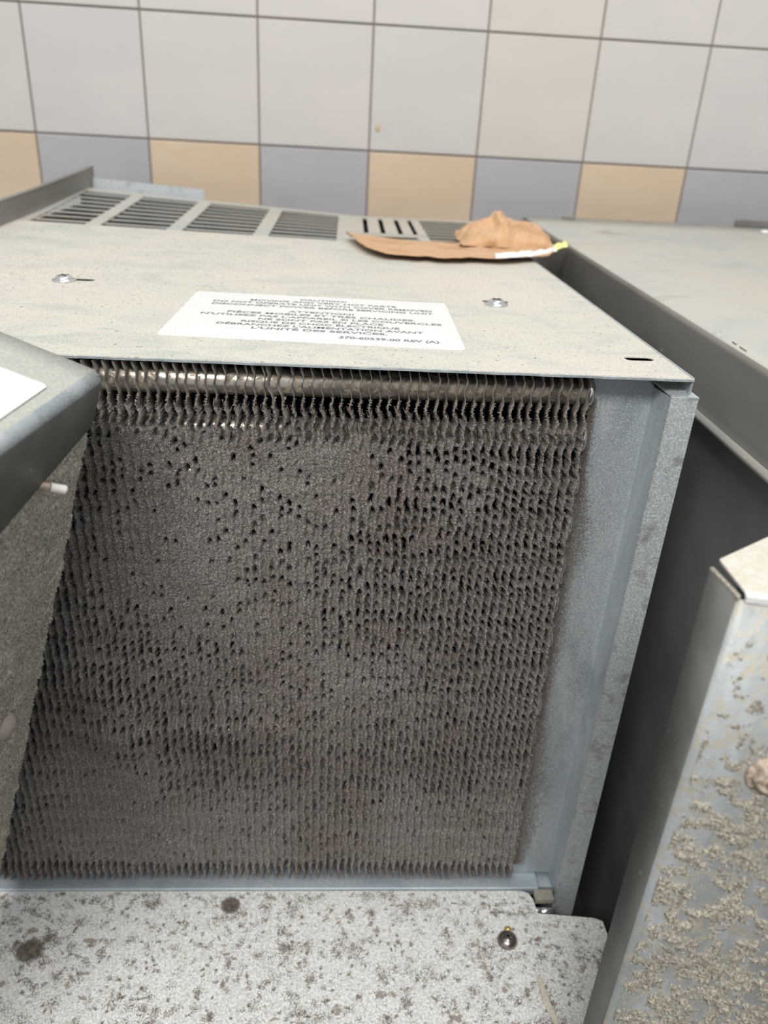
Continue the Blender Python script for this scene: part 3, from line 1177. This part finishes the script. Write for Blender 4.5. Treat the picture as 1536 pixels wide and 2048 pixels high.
LC = 0.455
bm = bmesh.new()
plate_bm([W3(.0005, .0022, .004), W3(LA, .0022, .004), W3(LA, .0022, LC), W3(.0005, .0022, LC)], nS, .001, bm)
plate_bm([W3(.0005, .0032, .004), W3(.0005, .12, .004), W3(.0005, .12, LC - .06), W3(.0005, .0032, LC)], -a_, .001, bm)
from_bm('side_sheet', bm, M_flange, cover)
M_side_lint = lint_mat('olive_grey_lint', (0.18, 0.17, 0.135), (0.50, 0.475, 0.385), (0.85, 0.81, 0.70), 620, 30, (0.80, 0.82, 0.84))
fo, FPnt, fh = fuzzy_panel('side_lint', W3(.0008, .0019, .026), a_, c_, LA - .001, LC - .027, nS, .0007, .0021, M_side_lint, cover, 205)
fo['kind'] = 'stuff'
fo['label'] = 'olive-grey lint coating the side of the cover'
n = 60000
sel = rng.integers(0, len(FPnt), n)
keepm = (FPnt[sel][:, 1] > .24)
P = FPnt[sel][keepm]
D = rng.standard_normal((len(P), 3)) + np.array(nS) * .6
strands(P, D, rng.uniform(.0006, .0018, len(P)), rng.uniform(.00008, .00018, len(P)), M_tanf, 'side_fuzz', cover)
# white sticker on its top
s4 = [(.0365, .034), (.0337, .0111), (.1500, .0085), (.1500, .10), (.0400, .10)]
bm = bmesh.new()
q5 = [W3(.0345, .013, 0, .0014, nT), W3(.0365, .0110, 0, .0014, nT), W3(.16, .0085, 0, .0014, nT), W3(.16, .085, 0, .0014, nT), W3(.0375, .085, 0, .0014, nT)]
plate_bm(q5, nT, .0004, bm)
o = from_bm('sticker', bm, M_label, cover)
o['label'] = 'white sticker on the dusty top of the cover'
# threaded screw tip through the side, white end
base = W3(.0500, .002, .0440)
dirn = (nS * 1.0 + c_ * .10 - a_ * .55).normalized()
bm = bmesh.new()
prof = []
for k in range(7):
    h = -.001 + k * .0011
    prof += [(.0021, h), (.0025, h + .0005)]
lathe(prof, base, dirn, 16, bm)
scr = from_bm('screw', bm, M_screw_dusty, cover, True)
bm = bmesh.new()
prof = []
for k in range(6):
    h = .0066 + k * .00115
    prof += [(.0022, h), (.0026, h + .0006)]
prof += [(.0020, .0140), (.0010, .0145)]
lathe(prof, base, dirn, 16, bm)
me = bpy.data.meshes.new('screw_tip')
bmesh.ops.recalc_face_normals(bm, faces=bm.faces)
bm.to_mesh(me)
bm.free()
me.materials.append(material('white_nylon', (0.80, 0.76, 0.70), 0.5))
for p in me.polygons: p.use_smooth = True
t_ = bpy.data.objects.new('screw_tip', me)
COL.objects.link(t_)
t_.parent = scr
t_['label'] = 'white ribbed screw end'
# dusty round screw head lower down
bm = bmesh.new()
lathe([(.0090, 0), (.0088, .002), (.0070, .0045), (.0035, .0062), (.0005, .0066)], W3(.0400, .0015, .2290), nS, 24, bm)
for v in bm.verts: v.co += Vector([random.uniform(-.0003, .0003) for _ in range(3)])
o = from_bm('screw_head', bm, material('pink_grey_dusted_screw', (0.44, 0.38, 0.33), 0.9, bump=[(900, .0006, .8)]), cover, True)

# ------------------------------------------------------------------ near galvanized housing on the right
hs = empty('galvanized_housing', (0.21, .27, 0.0), 'blurred galvanized housing at the right edge with big lint tufts and a dusty screw', 'metal housing')
TL = Vector((0.1563, .2836, .570))     # rear left top
TF = Vector((0.1582, .2613, .570))     # front left top
BL = Vector((0.1519, .2830, .2547))
BF = Vector((0.1515, .2610, .2919))


def down(T, Bq, z):
    return T + (Bq - T) * ((T.z - z) / (T.z - Bq.z))


FR = Vector((0.2370, .2445, .570))     # far front right
FRb = down(FR, FR + Vector((-.004, 0, -.3)), 0.0)
RR = Vector((0.2500, .365, .570))
zb = 0.0
M_house = material('spangled_galvanized', (0.36, 0.385, 0.385), 0.5, 0.15, [
    ((0.29, 0.31, 0.295), 25, .45, .6, 3, (1, 1, .3)),
    ((0.42, 0.45, 0.46), 45, .5, .66, 3, (1, 1, .25)),
    ((0.42, 0.39, 0.32), 170, .50, .62, 4, None)], bump=[(300, .0006, .5)])
bm = bmesh.new()
nseg = 6
# flange (left) + rounded fold + front, swept down
def ringpts(z):
    l = down(TL, BL, z)
    f = down(TF, BF, z)
    r = down(FR, FR + Vector((-.004, 0, -.3)), z)
    e1 = (l - f).normalized()
    e2 = (r - f).normalized()
    R = .0030
    pts = [l]
    for k in range(7):
        s_ = k / 6
        pts.append(f + e1 * R * (1 - s_) ** 2 + e2 * R * s_ ** 2)
    pts.append(r)
    return pts


prev = None
for k in range(nseg + 1):
    z = .5690 * (1 - k / nseg)
    ring = [bm.verts.new(p) for p in ringpts(z)]
    if prev:
        for i in range(len(ring) - 1):
            bm.faces.new([prev[i], prev[i + 1], ring[i + 1], ring[i]])
    prev = ring
o = from_bm('body_sheet', bm, M_house, hs)
o.data.materials.append(M_flange)
for p in o.data.polygons:
    p.use_smooth = True
    if abs(p.normal.x) > .93: p.material_index = 1
md = o.modifiers.new('thick', 'SOLIDIFY')
md.thickness = .001
md.offset = -1
bm = bmesh.new()
tp = [(0.1618, .2900), (0.1615, .2880), (0.1612, .2640), (0.1640, .2580), (0.2360, .2450), (0.2360, .340)]
plate_bm([(x, y, .5712) for x, y in tp], (0, 0, 1), .0012, bm, .0004)
o = from_bm('top_plate', bm, material('beige_dusted_top', (0.58, 0.54, 0.46), 0.7, 0.0, [((0.66, 0.62, 0.55), 300, .45, .62, 3, None)]), hs)
bm = bmesh.new()
plate_bm([(0.1600, .2605, .5716), (0.1700, .2582, .5716), (0.1700, .2602, .5722), (0.1604, .2628, .5722)], (0, 0, 1), .0012, bm)
plate_bm([(0.1596, .2590, .5716), (0.1700, .2567, .5716), (0.1700, .2569, .5690), (0.1596, .2592, .5690)], (0, -1, 0), .001, bm)  # white pieces paint the highlight on the front lip
o = from_bm('highlight_corner', bm, M_label, hs)
o['label'] = 'folded sheet corner with its highlight painted white'
bm = bmesh.new()      # tan rim of the flange left of the slot
plate_bm([(0.1552, .2842, .5705), (0.1570, .2842, .5705), (0.1590, .2620, .5705), (0.1572, .2602, .5705)], (0, 0, 1), .0015, bm, .0003)
from_bm('flange_rim', bm, M_lint_tan, hs)
bm = bmesh.new()
hexa_bm([(0.1640, .2660, 0), (0.2340, .2520, 0), (0.2340, .3300, 0), (0.1720, .2880, 0),
         (0.1640, .2660, .566), (0.2340, .2520, .566), (0.2340, .3300, .566), (0.1720, .2880, .566)], bm)
from_bm('inner_body', bm, M_dark, hs)
# tufts of lint on the front face, thicker towards the bottom
f0 = ringpts(.56)[7]
r0 = ringpts(.56)[8]
f1 = ringpts(.10)[7]
Uv = (r0 - f0).normalized()
Vd = (f1 - f0).normalized()
nF = Uv.cross(Vd).normalized()
if nF.y > 0: nF = -nF
nu_, nv_ = 150, 620
lu, lv = .085, .44
u = np.linspace(0, lu, nu_)
v = np.linspace(0, lv, nv_)
A_, B_ = np.meshgrid(u, v, indexing='ij')
cl = fbm(A_ * 190, B_ * 190, 301, 3)
den = sstep(.01, .11, B_)
h = np.clip(cl - .28 + .55 * den, -.2, 1) * .0028
h += np.where(h > 0, np.abs(fbm(A_ * 900, B_ * 900, 310, 3)) * .0022, 0)
h -= .0003
P = np.array(f0) + A_[..., None] * np.array(Uv) + B_[..., None] * np.array(Vd) + h[..., None] * np.array(nF)
idx = np.arange(nu_ * nv_).reshape(nu_, nv_)
q = np.stack([idx[:-1, :-1], idx[1:, :-1], idx[1:, 1:], idx[:-1, 1:]], -1)
km = np.maximum(h[:-1, :-1], h[1:, 1:]) > -.0001
F = q[km]
us = np.unique(F)
rem = np.full(nu_ * nv_, -1)
rem[us] = np.arange(len(us))
me = mesh_np('lint_tufts', P.reshape(-1, 3)[us], rem[F], True)
o = link('lint_tufts', me, hs, lint_mat('beige_lint', (0.16, 0.148, 0.12), (0.32, 0.295, 0.245), (0.62, 0.57, 0.48), 600, 40, (0.85, 0.85, 0.85)))
o['kind'] = 'stuff'
o['label'] = 'beige tufts of lint on the front of the housing'
n = 30000
PT = P.reshape(-1, 3)[us]
sel = rng.integers(0, len(PT), n)
strands(PT[sel], rng.standard_normal((n, 3)) + np.array(nF) * .4, rng.uniform(.0006, .0022, n), rng.uniform(.00008, .00018, n), M_tanf, 'tuft_fuzz', hs)
# large dusty screw
sp = Vector((0.1900, .2500, .4835))
tt = (sp - f0).dot(nF)
sp = sp - nF * tt
bm = bmesh.new()
r = .0088
lathe([(r * 1.25, 0), (r * 1.3, .0012), (r * 1.2, .0022), (r * .92, .0024), (r * .95, .0032), (r * .80, .0052), (r * .60, .0058),
       (r * .55, .0050), (r * .35, .0050), (r * .30, .0066), (r * .1, .0070)], sp, nF, 30, bm)
o = from_bm('screw', bm, M_screw_dusty, hs, True)
o['label'] = 'large brown dusty screw with washer'

# ------------------------------------------------------------------ torn kraft paper on the lid
card = empty('kraft_paper_scrap', (.13, .90, .60), 'torn brown kraft paper scrap crumpled on the far right of the lid', 'paper')
nu_, nv_ = 120, 70
front = [(0.000, .958), (0.010, .900), (0.022, .850), (0.033, .833), (0.060, .833), (0.090, .826), (0.145, .829), (0.175, .842), (0.210, .862), (0.226, .900)]
back_ = [(0.004, .964), (0.030, .962), (0.052, .957), (0.075, .950), (0.100, .945), (0.125, .944), (0.160, .955), (0.190, .970), (0.215, .978), (0.232, .945)]
fx_ = np.interp(np.linspace(0, 1, nu_), np.linspace(0, 1, 10), [p[0] for p in front])
fy_ = np.interp(np.linspace(0, 1, nu_), np.linspace(0, 1, 10), [p[1] for p in front])
bx_ = np.interp(np.linspace(0, 1, nu_), np.linspace(0, 1, 10), [p[0] for p in back_])
by_ = np.interp(np.linspace(0, 1, nu_), np.linspace(0, 1, 10), [p[1] for p in back_])
tt = np.linspace(0, 1, nv_)
Xc = fx_[:, None] * (1 - tt) + bx_[:, None] * tt
Yc = fy_[:, None] * (1 - tt) + by_[:, None] * tt
Yc += ((1 - tt) ** 4)[None, :] * (.010 * fbm(Xc * 60, Yc * 0, 401, 2))
Zc = .6045 + .0016 * fbm(Xc * 25, Yc * 25, 402, 3)
Zc += .0030 * ((1 - tt) ** 5)[None, :]
# the left tip curls up off the lid
Zc += .003 * sstep(.05, .0, Xc)
# a low lift under the crumpled part
hx = np.exp(-((Xc - .176) / .04) ** 4)
Zc += hx * sstep(.86, .93, Yc) * (.003 + .003 * fbm(Xc * 70, Yc * 50, 420, 2))
top_ = np.stack([Xc, Yc, Zc], -1).reshape(-1, 3)
N = nu_ * nv_
idx = np.arange(N).reshape(nu_, nv_)
q = np.stack([idx[:-1, :-1], idx[1:, :-1], idx[1:, 1:], idx[:-1, 1:]], -1).reshape(-1, 4)
me = mesh_np('paper_sheet', top_, q, True)
o = link('paper_sheet', me, card, M_card)
md = o.modifiers.new('thick', 'SOLIDIFY')
md.thickness = .0016
md.offset = -1
# crumpled part folded up over the sheet: a hollow creased hood
nu_, nv_ = 170, 130
A_, B_ = np.meshgrid(np.linspace(0, 1, nu_), np.linspace(0, 1, nv_), indexing='ij')
Xh = .126 + .103 * A_
ridge = np.interp(Xh, [.126, .129, .135, .142, .150, .158, .165, .171, .177, .184, .192, .205, .219, .2255, .229], [.606, .610, .617, .622, .6265, .6305, .636, .6415, .640, .632, .6295, .628, .626, .620, .606])
Yh2 = .905 + .095 * B_ + .010 * np.abs(A_ - .45)
env = np.clip(1 - np.abs(B_ - .62) / np.where(B_ < .62, .62, .38), 0, 1) ** .32
crs = np.abs(fbm(A_ * 4.2 + B_ * 1.6 + 3, B_ * 3.4 - A_ * 1.2 + 8, 511, 3))
crs2 = np.abs(fbm(A_ * 9 - B_ * 5 + 30, B_ * 7 + A_ * 3, 523, 2))
Zh = .6065 + (ridge - .6065) * env * (1.06 - .34 * crs - .20 * crs2) + .010 * env * (crs - .2)
Zh -= .016 * env * np.exp(-(((A_ - .36) / .10) ** 2 + ((B_ - .40) / .10) ** 2))
Xh = Xh + .005 * fbm(A_ * 6, B_ * 6, 530, 2) * env
Yh2 = Yh2 + (.012 * fbm(A_ * 7, B_ * 3, 540, 3) + .016 * (crs - .2)) * env
idx = np.arange(nu_ * nv_).reshape(nu_, nv_)
q = np.stack([idx[:-1, :-1], idx[1:, :-1], idx[1:, 1:], idx[:-1, 1:]], -1).reshape(-1, 4)
me = mesh_np('crumpled_fold', np.stack([Xh, Yh2, Zh], -1).reshape(-1, 3), q, True)
link('crumpled_fold', me, card, M_card)
# white torn edge and yellow tip at the right
def rag_strip(name, pts, w, m, z0, seed):
    rg = np.random.default_rng(seed)
    bm = bmesh.new()
    prev = None
    n = len(pts)
    for i in range(n):
        p = Vector(pts[i])
        ww = w * rg.uniform(.75, 1.25)
        ring = [bm.verts.new((p.x + rg.uniform(-.001, .001), p.y - ww, p.z)), bm.verts.new((p.x, p.y - ww * .4, p.z + .0035 * rg.uniform(.6, 1.2))),
                bm.verts.new((p.x, p.y + ww * .5, p.z + .004 * rg.uniform(.6, 1.2))), bm.verts.new((p.x, p.y + ww, p.z + .001)), bm.verts.new((p.x, p.y, p.z - .001))]
        if prev:
            for k in range(5):
                bm.faces.new([prev[k], prev[(k + 1) % 5], ring[(k + 1) % 5], ring[k]])
        else:
            bm.faces.new(ring[::-1])
        prev = ring
    bm.faces.new(prev)
    return from_bm(name, bm, m, card)


pts = []
for k in range(16):
    t = k / 15
    pts.append((.150 + .076 * t, .836 + .060 * t ** 1.6, .6070 + .0005 * math.sin(7 * t)))
o = rag_strip('torn_edge', pts, .0065, M_paper, .606, 4)
o['label'] = 'white torn paper edge'
pts = [(.224 + .018 * k / 6, .897 + .018 * k / 6, .6085 + .0015 * k / 6) for k in range(7)]
o = rag_strip('paper_tip', pts, .0085, M_yellow, .607, 6)
o['label'] = 'pale yellow paper tip'
